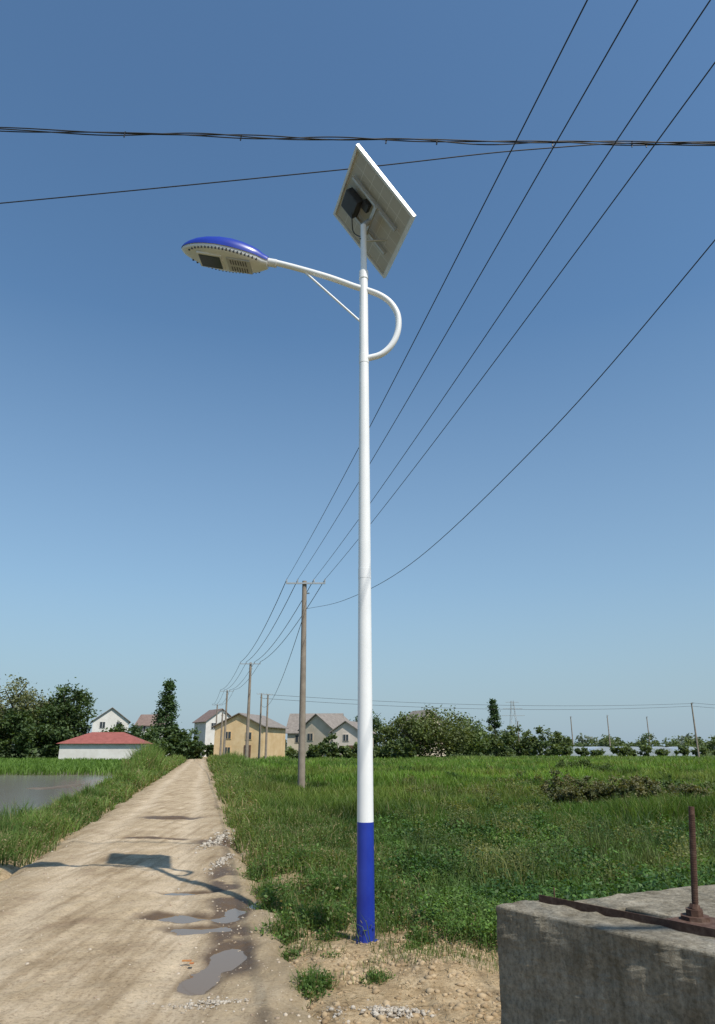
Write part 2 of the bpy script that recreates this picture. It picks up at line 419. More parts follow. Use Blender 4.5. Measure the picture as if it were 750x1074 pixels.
def tuft(name,cx,cy,r,h,n,c1,c2,w=.008,leaf=0,lean=.8):
    a=rng.uniform(0,2*np.pi,n);d=r*rng.random(n)**.6
    d=d*(.6+.8*vnoise(a*1.2+cx*9,a*0+cy*7,5))
    x=cx+d*np.cos(a);y=cy+d*np.sin(a)
    hh=h*(1-.5*np.clip(d/r,0,1)**2)*rng.uniform(.3,1.2,n)
    col=lerpc(c1,c2,rng.random(n));dry=rng.random(n)<.1;col[dry]=(.26,.21,.10)
    ps=[blades(x,y,ground_h(x,y),hh,np.full(n,w),rng.uniform(.1,lean,n),col)]
    if leaf:
        ps.append(plants(x[:n//2],y[:n//2],ground_h(x[:n//2],y[:n//2]),hh[:n//2],np.full(n//2,.05),4,np.full(n//2,leaf),col[:n//2]))
    V,T,C=merge(ps);return tri_obj(name,V,T,C,GRASS)
g1=(.055,.115,.022);g2=(.13,.21,.05)
for (cx,cy,r,h,n,lf) in [(-.35,5.45,.19,.17,380,.028),(.13,5.6,.12,.08,130,.022),(-.85,5.45,.08,.07,90,.02),(-.72,6.9,.22,.30,420,.04),
    (-.3,7.3,.28,.27,420,.04),(-.25,6.75,.16,.12,130,.03),(.35,7.3,.22,.28,300,.035),(-.9,7.9,.28,.3,420,.04),(-.4,8.6,.4,.36,650,.045),(.3,8.3,.35,.34,560,.045),(.55,6.7,.12,.15,150,.035),(-.55,6.25,.1,.1,90,.03),
    (.05,7.9,.3,.24,300,.035),(-.6,7.5,.3,.22,300,.035),(-.2,6.1,.07,.05,40,.02),(.45,6.45,.1,.09,60,.02),(-1.1,8.7,.25,.26,300,.035),(-1.3,9.8,.35,.35,450,.045),(-.7,10.2,.4,.38,500,.05),(.2,9.8,.4,.36,500,.05)]:
    tuft('weed_clump',cx,cy,r,h,n,g1,g2,leaf=lf,w=.006)
# creeping grass and dry straw on the bare earth
y=rng.uniform(4.9,8.8,9000);x=rng.uniform(-1.0,1.2,9000)
k=(fbm(x*2.2,y*2.2,111)>.50+.10*(y<6.2))&(lat(x,y)>1.12);x=x[k];y=y[k];n=len(x)
col=lerpc((.08,.14,.03),(.18,.23,.07),rng.random(n))
V,T,C=blades(x,y,ground_h(x,y),rng.uniform(.02,.09,n),np.full(n,.005),rng.uniform(.3,1.3,n),col)
tri_obj('creeping_grass',V,T,C,GRASS)
y=rng.uniform(4.8,8.8,3600);x=rng.uniform(-1.1,1.3,3600);k=(lat(x,y)>1.0)&(fbm(x*3,y*3,113)>.45);x=x[k];y=y[k];n=len(x)
L_=rng.uniform(.03,.10,n);a_=rng.uniform(0,6.283,n);zz=ground_h(x,y)+.008
V=np.zeros((n,4,3));cx_,sx_=np.cos(a_),np.sin(a_)
for j,(u,v_) in enumerate(((-.5,-1),(.5,-1),(.5,1),(-.5,1))):
    V[:,j]=np.stack([x+cx_*L_*u-sx_*.0018*v_,y+sx_*L_*u+cx_*.0018*v_,zz+u*.01],1)
b4=np.arange(n)[:,None]*4
T=np.concatenate([b4+np.array([[0,1,2]]),b4+np.array([[0,2,3]])])
tri_obj('dry_straw',V.reshape(-1,3),T,np.repeat(lerpc((.22,.16,.09),(.48,.40,.25),rng.random(n))[:,None],4,1).reshape(-1,3),LEAF)
tuft('reed_clump',-7.0,14.6,.6,.80,1300,(.06,.12,.025),(.14,.22,.06),.018,0,.6)
tuft('reed_clump',-7.3,18.5,.4,.55,600,(.07,.13,.025),(.14,.22,.06),.018,0,.6)
tuft('reed_clump',-6.1,12.6,.45,.5,700,(.06,.12,.025),(.14,.22,.06),.014,0,.7)
tuft('reed_clump',-8.1,22.0,.5,.6,700,(.07,.13,.025),(.14,.22,.06),.02,0,.6)
for cx,cy,r,h in[(-11.9,38,.9,1.0),(-12.7,42,.9,1.3),(-13.4,46,1.1,1.7),(-14.8,50,1.3,2.0),(-10.0,31,.5,.7),(-16.3,56,1.4,2.1),(-17.5,61,1.3,2.1),(-8.7,25,.4,.55),(-5.3,36,.8,.7),(-6.3,42,.9,.9),(-7.5,47,1,1.1),(-9,55,1.2,1.2),(-11.5,66,1.5,1.4)]:
    tuft('tall_grass_clump',cx,cy,r,h,900,(.10,.17,.035),(.20,.28,.07),.05,.10,.5)
# ------------------------------------------------------------------ trees
def crown_pts(cx,cy,cz,rx,rz,ncl,nl,ls,c1,c2,shape='round'):
    parts=[]
    for i in range(ncl):
        while True:
            p=rng.uniform(-1,1,3)
            if np.linalg.norm(p)<1 and (np.linalg.norm(p)>.35 or rng.random()<.3):break
        if shape=='cone':
            t=rng.random()**1.1;ang=rng.uniform(0,6.28);rr=(1-t)**.8*rng.uniform(.3,.9)
            p=np.array([math.cos(ang)*rr,math.sin(ang)*rr,2*t-1])
        s=rng.uniform(.18,.36)*(1 if shape!='cone' else .75)
        ctr=np.array([cx+p[0]*rx,cy+p[1]*rx,cz+p[2]*rz])
        q=rng.normal(size=(nl,3))*s*.55
        pts=ctr+q*np.array([rx,rx,rx*.75])
        pts[:,2]=np.maximum(pts[:,2],.1)
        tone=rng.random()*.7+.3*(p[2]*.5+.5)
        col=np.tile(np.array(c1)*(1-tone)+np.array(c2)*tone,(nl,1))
        parts.append(leaves(pts,rng.uniform(.6,1.3,nl)*ls,col,.5,.7))
    return parts
BARK=mat_n('bark',(.06,.045,.03),(.13,.10,.07),6,.95)
def tree(name,x,y,h,r,trunk=.3,c1=(.022,.042,.012),c2=(.065,.095,.028),ncl=55,nl=80,ls=.42,shape='round'):
    e=empty(name,(x,y,0))
    lim=[([(0,0,-.1),(.1,0,h*.35),(0,.1,h*.85)],[h*.022,h*.015,h*.005])]
    for i in range(6):
        a=i*1.05+random.random();z=h*(.25+.09*i)
        if shape!='cone': lim.append(([(0,0,z),(math.cos(a)*r*.4,math.sin(a)*r*.4,z+h*.12),(math.cos(a)*r*.75,math.sin(a)*r*.75,z+h*.22)],[h*.010,h*.007,h*.003]))
    tubes('trunk',lim,BARK,8,e)
    z0=h*trunk
    V,T,C=merge(crown_pts(0,0,(h+z0)/2,r,(h-z0)/2*.9,ncl,nl,ls,c1,c2,shape))
    tri_obj('crown',V,T,C,LEAF,e);return e
ol1=(.08,.10,.04);ol2=(.21,.22,.11);dk1=(.040,.070,.028);dk2=(.10,.15,.05);mg1=(.06,.10,.03);mg2=(.15,.20,.06)
tree('broadleaf_tree',-52.5,108,12.2,4.8,.12,ol1,ol2,85,90)
tree('broadleaf_tree',-47.3,110,10.0,3.8,.05,ol1,(.15,.17,.07),75,90)
tree('broadleaf_tree',-43.5,106,11.2,3.6,.05,dk1,dk2,80,90)
tree('broadleaf_tree',-57.5,104,10.0,4.4,.05,dk1,dk2,80,90)
tree('broadleaf_tree',-64,106,10.4,4.8,.05,dk1,dk2,80,90)
tree('conifer_tree',-32.8,122,13.2,3.4,.05,dk1,(.08,.14,.05),115,70,.38,'cone')
tree('conifer_tree',26.5,138,11.2,2.4,.05,dk1,(.08,.14,.05),70,70,.35,'cone')
tree('broadleaf_tree',8.0,112,6.8,4.2,.02,ol1,(.13,.17,.05),70,90)
tree('broadleaf_tree',13.2,114,7.8,4.8,.02,ol1,(.15,.185,.055),75,90)
tree('broadleaf_tree',18.5,126,6.6,4.2,.02,mg1,mg2)
tree('broadleaf_tree',2.6,140,9.0,3.2,.1,dk1,dk2)
def mass(name,items,c1,c2,ls=.5,ncl=16,nl=60):
    ps=[]
    for x,y,r,h in items:
        ps+=crown_pts(x,y,h*.5,r,h*.5,ncl,nl,ls,c1,c2)
    V,T,C=merge(ps);return tri_obj(name,V,T,C,LEAF)
it=[]
for i in range(15):
    it.append((-66+i*2.4+random.uniform(-.8,.8),102+random.uniform(-2,5) if i<11 else 112,random.uniform(2.4,3.2),random.uniform(5.5,7.6) if i<10 else random.uniform(3.8,5.2)))
for i in range(5): it.append((-38+i*2.6,120+random.uniform(-3,3),2.6,random.uniform(4.6,6.8)))
it+=[(-26.5,112,1.5,3.6),(-25.4,114,1.3,3.2),(-29,116,1.6,4.5),(-22.5,111,1.0,2.2)]
mass('distant_bushes',it,dk1,dk2,.5,22,60)
it=[]
for i in range(10): it.append((-8+i*1.6+random.uniform(-.6,.6),100+random.uniform(-2,4),1.3,random.uniform(1.8,3.6)))
for i in range(9): it.append((20+i*2.2,132+random.uniform(-3,3),2.2,random.uniform(4,5.8)))
for i in range(34): it.append((26+i*3.6+random.uniform(-1,1),168+random.uniform(-8,8)+i*.6,3,random.uniform(3.0,5.0)))
for i in range(12): it.append((37+i*3.6+random.uniform(-1.2,1.2),152+random.uniform(-2,2),1.5,random.uniform(1.2,2.2)))
mass('distant_tree_line',it,(.06,.095,.035),(.14,.18,.065))
it=[]
for i in range(110): it.append((-300+i*6.5+random.uniform(-2,2),330+random.uniform(-15,15),6,random.uniform(4,8)))
mass('horizon_tree_line',it,(.12,.15,.12),(.17,.20,.15),1.3,12,40)  # paler, bluer leaf colours stand in for air haze
it=[]
for i in range(15): it.append((BUSHY[0]-1.5+i*.24+random.uniform(-.3,.3),BUSHY[1]+random.uniform(-1.0,1.0),.42,random.uniform(.6,.95)))
mass('wild_shrubs',it,(.055,.078,.028),(.17,.155,.07),.075,16,80)
it=[(19.5+i*1.3,34+random.uniform(-1,1),.8,random.uniform(.6,1.0)) for i in range(6)]+[(12.8+i*.9,44,.7,.9) for i in range(3)]+[(11+i*.9,25+random.uniform(-1,1),.5,random.uniform(.45,.7)) for i in range(9)]
mass('wild_shrubs',it,(.045,.08,.022),(.12,.16,.045),.10,14,70)
# ------------------------------------------------------------------ houses
WALLW=mat_n('white_plaster',(.56,.53,.48),(.70,.68,.64),.8,.9,bs=.1)
WALLY=mat_n('ochre_plaster',(.58,.39,.19),(.74,.55,.32),.7,.9,bs=.1)
WALLG=mat_n('beige_plaster',(.50,.41,.30),(.64,.55,.43),.7,.9,bs=.1)
REDR=mat_n('red_roof_tiles',(.22,.065,.05),(.32,.10,.08),2,.8)
BRNR=mat_n('brown_roof_tiles',(.15,.10,.085),(.24,.17,.14),2,.85)
GREYR=mat_n('grey_roof_tiles',(.17,.145,.125),(.27,.235,.205),2,.9)
GLASS=mat_n('window_glass',(.02,.025,.03),(.05,.06,.07),1,.15,bs=0)
WOOD=mat_n('door_wood',(.10,.05,.03),(.16,.09,.05),4,.7)
def house(name,x,y,w,d,he,hr,rot,wall,roof,ridge='x',wins=(),door=None,hip=False):
    e=empty(name,(x,y,0));e.rotation_euler=(0,0,math.radians(rot))
    hw=w/2;hd=d/2
    V=[(-hw,-hd,-.1),(hw,-hd,-.1),(hw,hd,-.1),(-hw,hd,-.1),(-hw,-hd,he),(hw,-hd,he),(hw,hd,he),(-hw,hd,he)]
    F=[(0,1,5,4),(1,2,6,5),(2,3,7,6),(3,0,4,7)]
    if not hip:
        if ridge=='x':
            V+=[(-hw,0,hr),(hw,0,hr)];F+=[(5,6,9),(7,4,8)]
        else:
            V+=[(0,-hd,hr),(0,hd,hr)];F+=[(4,5,8),(6,7,9)]
    obj('walls',V,F,wall,parent=e)
    o=.4;t=.12
    if hip:
        s=min(w,d)*.5;V=[(-hw-o,-hd-o,he),(hw+o,-hd-o,he),(hw+o,hd+o,he),(-hw-o,hd+o,he),(-hw+s,0,hr),(hw-s,0,hr)]
        F=[(0,1,5,4),(1,2,5),(2,3,4,5),(3,0,4),(3,2,1,0)]
        obj('roof',V,F,roof,parent=e)
    else:
        V=[];F=[]
        L=hd if ridge=='x' else hw
        sl=(hr-he)/L
        for s in(-1,1):
            pr=[(0,hr+.03),(s*(L+o),he-sl*o+.03)]
            k=len(V);R=(hw if ridge=='x' else hd)+o
            for dz in(0,t):
                for (a,zz) in pr:
                    for q in(-R,R):
                        V.append((q,a,zz+dz) if ridge=='x' else (a,q,zz+dz))
            F+=[(k,k+1,k+3,k+2),(k+4,k+6,k+7,k+5),(k,k+4,k+5,k+1),(k+2,k+3,k+7,k+6),(k,k+2,k+6,k+4),(k+1,k+5,k+7,k+3)]
        obj('roof',V,F,roof,parent=e)
    if wins:
        boxes('window_frames',[((wx,-hd-.02,wz),(ww+.2,.10,wh+.2)) for wx,wz,ww,wh in wins],wall,e)
        boxes('windows',[((wx,-hd-.05,wz),(ww,.10,wh)) for wx,wz,ww,wh in wins],GLASS,e)
        boxes('window_bars',[((wx,-hd-.11,wz),(.06,.03,wh)) for wx,wz,ww,wh in wins],wall,e)
    if door: boxes('door',[((door,-hd-.04,1.0),(1.0,.09,2.1))],WOOD,e)
    return e
house('red_roof_shed',-33.5,96,10.2,6,2.2,3.7,4,WALLW,REDR,hip=True)
house('ochre_house',-15.6,105,7.4,9,4.6,6.3,-14,WALLY,GREYR,'y',[(-1.6,3.4,.8,.9),(1.5,3.3,.8,.9),(-1.6,1.3,.8,.9)],1.4)
house('white_house',-52,150,7,8,7.0,9.6,20,WALLW,GREYR,'y',[(-1.6,6.2,1.0,1.2),(1.6,6.2,1.0,1.2)])
house('white_house',-45.5,160,6,6,6.6,8.8,-5,WALLW,BRNR,'x',[(-1.4,5.8,1.0,1.2),(1.4,5.8,1.0,1.2)])
house('white_house',-30.0,150,6.5,7,7.0,9.4,32,WALLW,BRNR,'y',[(-1.6,6,1.0,1.2),(1.5,6,1.0,1.2)])
house('beige_house',-25.0,160,6,7,6.0,8.4,-10,WALLG,GREYR,'x',[(-1.4,5,1.0,1.2),(1.4,5,1.0,1.2)])
house('beige_house',-7.4,128,9.0,7,4.4,7.5,-6,WALLG,GREYR,'x',[(-2.5,3.2,1.1,1.2),(1.7,3.2,1.1,1.2)])
house('beige_farmhouse',-4.6,119,6.2,8,4.6,6.9,-30,WALLG,GREYR,'y',[(-1.2,3.4,.9,1.0)])
house('pale_farmhouse',-.7,114,4.6,7,4.1,5.6,-18,mat_n('pale_render',(.56,.48,.40),(.70,.62,.54),.8,.9),GREYR,'y',[(0,3.2,.8,.9)],.8)
house('beige_house',13.5,150,7,7,6.4,9.2,25,WALLG,GREYR,'y')
GH=mat_n('greenhouse_film',(.30,.34,.37),(.45,.50,.54),.4,.4)
V=[];F=[]
for i in range(6):
    x0=39+i*6.2;n=8;k=len(V)
    for yy in(158,176):
        for j in range(n+1):
            a=math.pi*j/n;V.append((x0+2.9-2.9*math.cos(a),yy,.6+1.4*math.sin(a)))
    for j in range(n):F.append((k+j,k+j+1,k+n+2+j,k+n+1+j))
    F.append(tuple(k+j for j in range(n+1)))
    V+=[(x0,158,0),(x0+5.8,158,0)];F.append((k,k+n,len(V)-1,len(V)-2))
obj('greenhouse',V,F,GH)
# ------------------------------------------------------------------ utility poles
def upole(name,x,y,h=8.4,arm=1.66,ang=0,lx=0):
    e=empty(name,(x,y,0))
    tubes('shaft',[([(0,0,-.3),(lx,0,h)],[.15,.095])],POLEC,14,e)
    d=Vector((math.cos(ang),math.sin(ang),0))
    M=Matrix.Rotation(ang,4,'Z')
    boxes('crossarm',[((0,-.12,h-.12),(arm,.06,.06))],STEEL,e,M)
    boxes('brace',[((0,.12,h-.5),(.3,.05,.05))],STEEL,e,M)
    ins=[]
    for o in(-.5,-.215,.215,.5):
        p=d*arm*o*.97+M@Vector((0,-.12,0))
        ins.append(([p+Vector((0,0,h-.1)),p+Vector((0,0,h-.02)),p+Vector((0,0,h+.06))],[.02,.035,.02]))
    tubes('insulators',ins,STEEL,8,e)
    return e
Ps=[(4.1,-.5),(-2.19,28.5),(-8.84,57.5),(-15.9,85.8),(-22.6,114)]
for k,(px,py) in enumerate(Ps): upole('utility_pole',px,py,8.4,1.66,.0,-.06 if k==1 else 0)
upole('utility_pole',-12.0,88,8.2,1.2,.3);upole('utility_pole',-11.0,86.5,8.0,1.0,.3)
upole('utility_pole',-17.5,92,6.2,1.0,.3)
upole('utility_pole',52,110,8.4,1.6,1.3);upole('utility_pole',114,128,8.4,1.6,1.3)
for px,py,ph in[(48,160,8.5),(58,165,9),(70,172,9),(36,160,7.5)]: upole('utility_pole',px,py,ph,1.6,1.0)
def span(a,b,sag,n=24):
    a=Vector(a);b=Vector(b)
    return [a.lerp(b,i/n)-Vector((0,0,4*sag*(i/n)*(1-i/n))) for i in range(n+1)]
def wires(name,lst,rad):
    cu=bpy.data.curves.new(name,'CURVE');cu.dimensions='3D';cu.bevel_depth=rad;cu.bevel_resolution=1
    for pts in lst:
        s=cu.splines.new('POLY');s.points.add(len(pts)-1)
        for i,p in enumerate(pts): s.points[i].co=(*p,1)
    cu.materials.append(WIRE);return link(bpy.data.objects.new(name,cu))
sp0=[];sp1=[]
for k in range(4):
    for o in(-.8,-.33,.35,.82):
        a=Ps[k];b_=Ps[k+1]
        (sp0 if k==0 else sp1).append(span((a[0]+o,a[1]-.12,8.46),(b_[0]+o,b_[1]-.12,8.46),.28 if k==0 else .55))
for o in(-.8,-.33,.35,.82): sp0.append(span((Ps[0][0]+o,-.62,8.46),(Ps[0][0]+o+6.3,-29,8.46),.4))
wires('overhead_wires',sp0,.008);wires('overhead_wires',sp1,.016)
def catmull(P,n=10):
    P=[Vector(p) for p in P];P=[2*P[0]-P[1]]+P+[2*P[-1]-P[-2]];out=[]
    for i in range(1,len(P)-2):
        for k in range(n):
            t=k/n;out.append(.5*((2*P[i])+(P[i+1]-P[i-1])*t+(2*P[i-1]-5*P[i]+4*P[i+1]-P[i+2])*t*t+(3*P[i]-P[i-1]-3*P[i+1]+P[i+2])*t**3))
    out.append(P[-2]);return out
def sx(y): return -2.19-.273*(y-28.5)
sc=[(sx(y),y,z) for y,z in((28.4,7.18),(22,6.22),(15.9,5.8),(10.1,6.2),(6.2,6.9),(2,8.0),(-1,8.9))]
wires('service_cable',[catmull(sc)],.007)
wires('service_cable',[span((-2.19,28.5,7.15),(-12.0,88,6.8),1.6)],.014)
wires('distant_wires',[span((-12,88,8.1),(52,110,8.3),.8),span((-12,88,7.6),(52,110,7.9),.9),span((52,110,8.4),(114,128,8.4),.9),span((52,110,7.9),(114,128,7.9),.9)],.022)
A=Vector((-12,7.35,10.1));B=Vector((12,7.6,9.75))
def tw(ph,r,sag):
    base=span(A,B,sag,240);out=[]
    for i,p in enumerate(base):
        t=i*.21+ph+.8*math.sin(i*.05);w=r*(.5+.7*math.sin(i*.07+ph)**2)
        out.append(p+Vector((0,math.cos(t)*w,math.sin(t)*w)))
    return out
wires('cable_bundle',[tw(0,.016,.28),tw(3.1,.020,.29),tw(1.3,.028,.295)],.008)
ties=[]
for k in(52,70,88,104,124,131,147,158,160,176,190):
    p=span(A,B,.29,240)[k];ties.append(([p+Vector((0,0,.03)),p-Vector((.01,0,.065))],.010))
tubes('cable_ties',ties,DARK,6)
wires('thin_cable',[catmull([(-12,8.0,8.25),(-4.93,7.74,8.80),(-.2,7.6,9.24),(2.43,7.51,9.50),(4.93,7.5,9.62),(12,7.6,9.7)],16)],.008)
# ------------------------------------------------------------------ solar street lamp
LX,LY=.07,6.6
lamp=empty('solar_street_lamp',(LX,LY,0))
tubes('pole_blue_base',[([(0,0,-.1),(0,0,.975)],[.0795,.0745])],BLUE,32,lamp)
def prof(zs): return ([(0,0,z) for z,_ in zs],[r for _,r in zs])
tubes('pole_shaft',[prof([(.975,.0735),(3.2,.0625)]),prof([(3.2,.0640),(3.30,.0635)]),prof([(3.30,.0620),(6.68,.046)])],WHITE,32,lamp)
tubes('pole_collar',[prof([(6.68,.053),(6.78,.053)]),prof([(6.78,.036),(7.42,.034)]),prof([(5.60,.054),(5.70,.054)])],WHITE,24,lamp)
tubes('base_flange',[prof([(-.03,.125),(.030,.125)]),]+[([(math.cos(a)*.105,math.sin(a)*.105,0),(math.cos(a)*.105,math.sin(a)*.105,.055)],.009) for a in(.8,2.37,3.94,5.5)],BLUE,16,lamp)
arm=[(-1.30,0,6.98),(-1.15,0,6.945),(-.8,0,6.845),(-.40,0,6.71),(-.10,0,6.585),(.08,0,6.52),(.2,0,6.46),(.30,0,6.37),(.37,0,6.24),(.385,0,6.10),(.36,0,5.95),(.29,0,5.81),(.18,0,5.71),(.04,0,5.665)]
tubes('arm',[(catmull(arm,4),.034)],WHITE,16,lamp)
tubes('arm_brace',[([(-.66,0,6.77),(-.03,0,6.12)],.012)],WHITE,10,lamp)
hd=empty('lamp_head',(-1.15,0,6.91));hd.parent=lamp
al=math.radians(11)
Mh=Matrix(((-math.cos(al),0,math.sin(al),0),(0,-1,0,0),(math.sin(al),0,math.cos(al),0),(0,0,0,1)))@Matrix.Rotation(math.radians(-4),4,'X')@Matrix.Diagonal((.98,1.12,1.2,1))
S=[-.06,0,.06,.14,.25,.38,.52,.66,.78,.87,.93,.965,.98]
Wd=[.06,.085,.12,.145,.17,.19,.195,.18,.15,.11,.07,.035,.005]
Ht=[.045,.06,.085,.105,.125,.135,.130,.115,.093,.065,.044,.02,.004]
Hb=[.045,.06,.068,.075,.075,.075,.072,.066,.055,.042,.03,.016,.004]
def loft(name,mat,p0,p1,grow,closed,segs):
    V=[];F=[]
    for s,w,t,b_ in zip(S,Wd,Ht,Hb):
        w=w+grow;t=t+grow
        for k in range(segs+1):
            p=p0+(p1-p0)*k/segs;cs=math.cos(p);sn=math.sin(p)
            yy=w*math.copysign(abs(cs)**.75,cs);zz=t*sn if sn>0 else -b_*abs(sn)**.45
            V.append(Mh@Vector((s,yy,zz)))
    m=segs+1
    for i in range(len(S)-1):
        for k in range(segs):F.append((i*m+k,i*m+k+1,(i+1)*m+k+1,(i+1)*m+k))
    F.append(tuple(reversed(range(m))));F.append(tuple((len(S)-1)*m+k for k in range(m)))
    return obj(name,V,F,mat,smooth=True,parent=hd)
HB=mat_n('lamp_blue_shell',(.012,.03,.30),(.02,.05,.38),4,.3,bs=0)
HWh=mat_n('lamp_white_body',(.64,.65,.65),(.74,.74,.73),4,.4,bs=0)
loft('lower_body',HWh,0,2*math.pi,0,True,64)
loft('blue_top_shell',HB,-.015,math.pi+.015,.008,False,24)
slots=[]
for s in np.arange(.05,.88,.042):
    w_=float(np.interp(s,S,Wd));b_=float(np.interp(s,S,Hb))
    sn=(.040/b_)**(1/.45) if b_>.042 else .8
    ys_=w_*abs(math.sqrt(max(0,1-sn*sn)))**.75
    for sd in(-1,1):
        slots.append(((s,sd*(ys_-.003),-.040),(.018,.012,.022)))
boxes('cooling_slots',slots,DARK,hd,Mh)
boxes('lens_frame',[((.60,0,-.070),(.30,.235,.022))],HWh,hd,Mh,.008)
LG,nt,b=new_mat('led_lens_glass');b.inputs['Base Color'].default_value=(.05,.06,.07,1);b.inputs['Roughness'].default_value=.12
bump(nt,b,noise(nt,40,2),.1,.004)
boxes('led_lens',[((.60,0,-.083),(.25,.19,.01))],LG,hd,Mh,.004)
boxes('driver_cover',[((.26,0,-.078),(.28,.22,.012))],mat_n('cast_aluminium',(.40,.40,.39),(.50,.50,.48),10,.5,.1),hd,Mh,.006)
boxes('driver_cover_ribs',[((.17+.03*i,sd*.055,-.086),(.008,.07,.006)) for i in range(7) for sd in(-1,1)],DARK,hd,Mh)
tubes('arm_socket',[([Mh@Vector((-.16,0,.01)),Mh@Vector((.02,0,.01))],.046)],HWh,20,hd)
# panel
Av=Vector((.68,.19,-.88));Bv=Vector((-.32,1.14,0));Nv=Av.cross(Bv).normalized();Bv=Nv.cross(Av).normalized();Au=Av.normalized()
la,lb=1.05,1.08
Mp=Matrix(((Au.x,Bv.x,Nv.x,.10),(Au.y,Bv.y,Nv.y,.04),(Au.z,Bv.z,Nv.z,7.61),(0,0,0,1)))
pan=empty('solar_panel');pan.parent=lamp;pan.matrix_local=Mp
PF=mat_n('panel_frame_aluminium',(.60,.60,.59),(.70,.70,.68),6,.4,.3,bs=0)
boxes('frame',[((0,lb/2-.015,0),(la,.03,.04)),((0,-lb/2+.015,0),(la,.03,.04)),((la/2-.015,0,.001),(.03,lb-.06,.04)),((-la/2+.015,0,.001),(.03,lb-.06,.04))],PF,pan)
BS,nt,b=new_mat('panel_backsheet')
br=nt.nodes.new('ShaderNodeTexBrick');br.offset=0;br.inputs['Scale'].default_value=1
tc=nt.nodes.new('ShaderNodeTexCoord');nt.links.new(tc.outputs['Object'],br.inputs['Vector'])
br.inputs['Brick Width'].default_value=.16;br.inputs['Row Height'].default_value=.16;br.inputs['Mortar Size'].default_value=.004
br.inputs['Color1'].default_value=(.44,.41,.35,1);br.inputs['Color2'].default_value=(.41,.385,.33,1);br.inputs['Mortar'].default_value=(.58,.56,.51,1)
nt.links.new(br.outputs[0],b.inputs['Base Color']);b.inputs['Roughness'].default_value=.5
boxes('backsheet',[((0,0,.004),(la-.06,lb-.06,.004))],BS,pan)
boxes('solar_cells',[((0,0,.014),(la-.06,lb-.06,.008))],mat_n('solar_cells',(.008,.012,.04),(.012,.018,.06),3,.12,bs=0),pan)
boxes('mount_rails',[((-.0,-.20,-.040),(.8,.03,.038)),((-.0,.20,-.040),(.8,.03,.038)),((.06,0,-.075),(.04,.46,.03))],STEEL,pan)
boxes('battery_box',[((-.27,.06,-.075),(.22,.26,.10))],DARK,pan,bev=.01)
boxes('junction_box',[((-.10,-.05,-.03),(.10,.12,.05))],DARK,pan,bev=.005)
q=Mp@Vector((.06,0,-.09))
tubes('panel_bracket',[([(0,0,7.30),(0,0,7.42),q],.034),([(0.0,0,7.20),Mp@Vector((.36,.0,-.06))],.012)],STEEL,14,lamp)
tubes('panel_cable',[(catmull([Mp@Vector((-.2,.1,-.12)),Mp@Vector((-.05,.26,-.16)),Mp@Vector((.13,.14,-.20)),(-.04,-.02,7.22)],6),.007)],DARK,8,lamp)
# ------------------------------------------------------------------ concrete sluice
CON,nt,b=new_mat('weathered_concrete')
f=noise(nt,2.2,10,.7)
c=ramp(nt,f,[(.3,(.20,.175,.13)),(.5,(.37,.33,.255)),(.7,(.54,.49,.40))])
st=nt.nodes.new('ShaderNodeTexCoord');mp=nt.nodes.new('ShaderNodeMapping');mp.inputs['Scale'].default_value=(6,6,.7)
nt.links.new(st.outputs['Object'],mp.inputs[0])
c=mix(nt,.7,c,ramp(nt,noise(nt,1.6,8,.7,mp.outputs[0]),[(.38,(.42,.39,.33)),(.58,(1,1,1))]),'MULTIPLY')
c=mix(nt,.8,c,ramp(nt,noise(nt,45,6,.8),[(.35,(.45,.43,.40)),(.55,(1,1,1)),(.75,(1.3,1.26,1.18))]),'MULTIPLY')
nt.links.new(c,b.inputs['Base Color']);b.inputs['Roughness'].default_value=.95;b.inputs['Specular IOR Level'].default_value=.2
bump(nt,b,noise(nt,25,8,.8),1.0,.02)
e1=Vector((.615,-.788,0));e2=Vector((.90,.436,0))
sl=empty('concrete_sluice',(.75,4.2,0))
def prism(name,u0,u1,v0,v1,z0,z1,mat,bev=.012):
    V=[]
    for z in(z0,z1):
        for u,v in((u0,v0),(u1,v0),(u1,v1),(u0,v1)):
            p=e1*u+e2*v;V.append((p.x,p.y,z))
    o=obj(name,V,[(3,2,1,0),(4,5,6,7),(0,1,5,4),(1,2,6,5),(2,3,7,6),(3,0,4,7)],mat,parent=sl)
    m=o.modifiers.new('b','BEVEL');m.width=bev;m.segments=3
    return o
def rough(o,amt=.03):
    s=o.modifiers.new('s','SUBSURF');s.subdivision_type='SIMPLE';s.levels=6;s.render_levels=6
    tx=bpy.data.textures.new('rough','CLOUDS');tx.noise_scale=.10;tx.noise_depth=4
    d=o.modifiers.new('d','DISPLACE');d.texture=tx;d.strength=amt;d.mid_level=.5
    d.texture_coords='GLOBAL'
rough(prism('front_wall',0,3.2,0,.30,-.2,.78,CON))
rough(prism('end_wall',0,.28,.302,3.0,-.2,.755,CON))
rough(prism('back_wall',.282,3.2,.62,1.3,-.2,.76,CON))
rough(prism('channel_floor',.282,3.2,.302,.618,-.2,.45,CON),.01)
prism('rail_angle',.04,3.1,.27,.275,.775,.815,RUST,.001);prism('rail_flange',.04,3.1,.277,.33,.790,.796,RUST,.001)
rb=Vector((1.69-.75,3.85-4.2,0))
def rz_(z): return rb+Vector(((z-.76)*.10,0,z))
tubes('spindle',[([rz_(.44),rz_(1.31)],[.0155,.0145])],RUST,14,sl)
prism('spindle_bridge',.66,.95,.28,.66,.766,.782,RUST,.003)
tubes('spindle_nut',[([rb+Vector((0,0,.765)),rb+Vector((0,0,.80))],[.072,.070]),([rb+Vector((0,0,.80)),rb+Vector((0,0,.83))],.042),([rb+Vector((.004,0,.83)),rb+Vector((.008,0,.85))],[.030,.024])],RUST,8,sl)
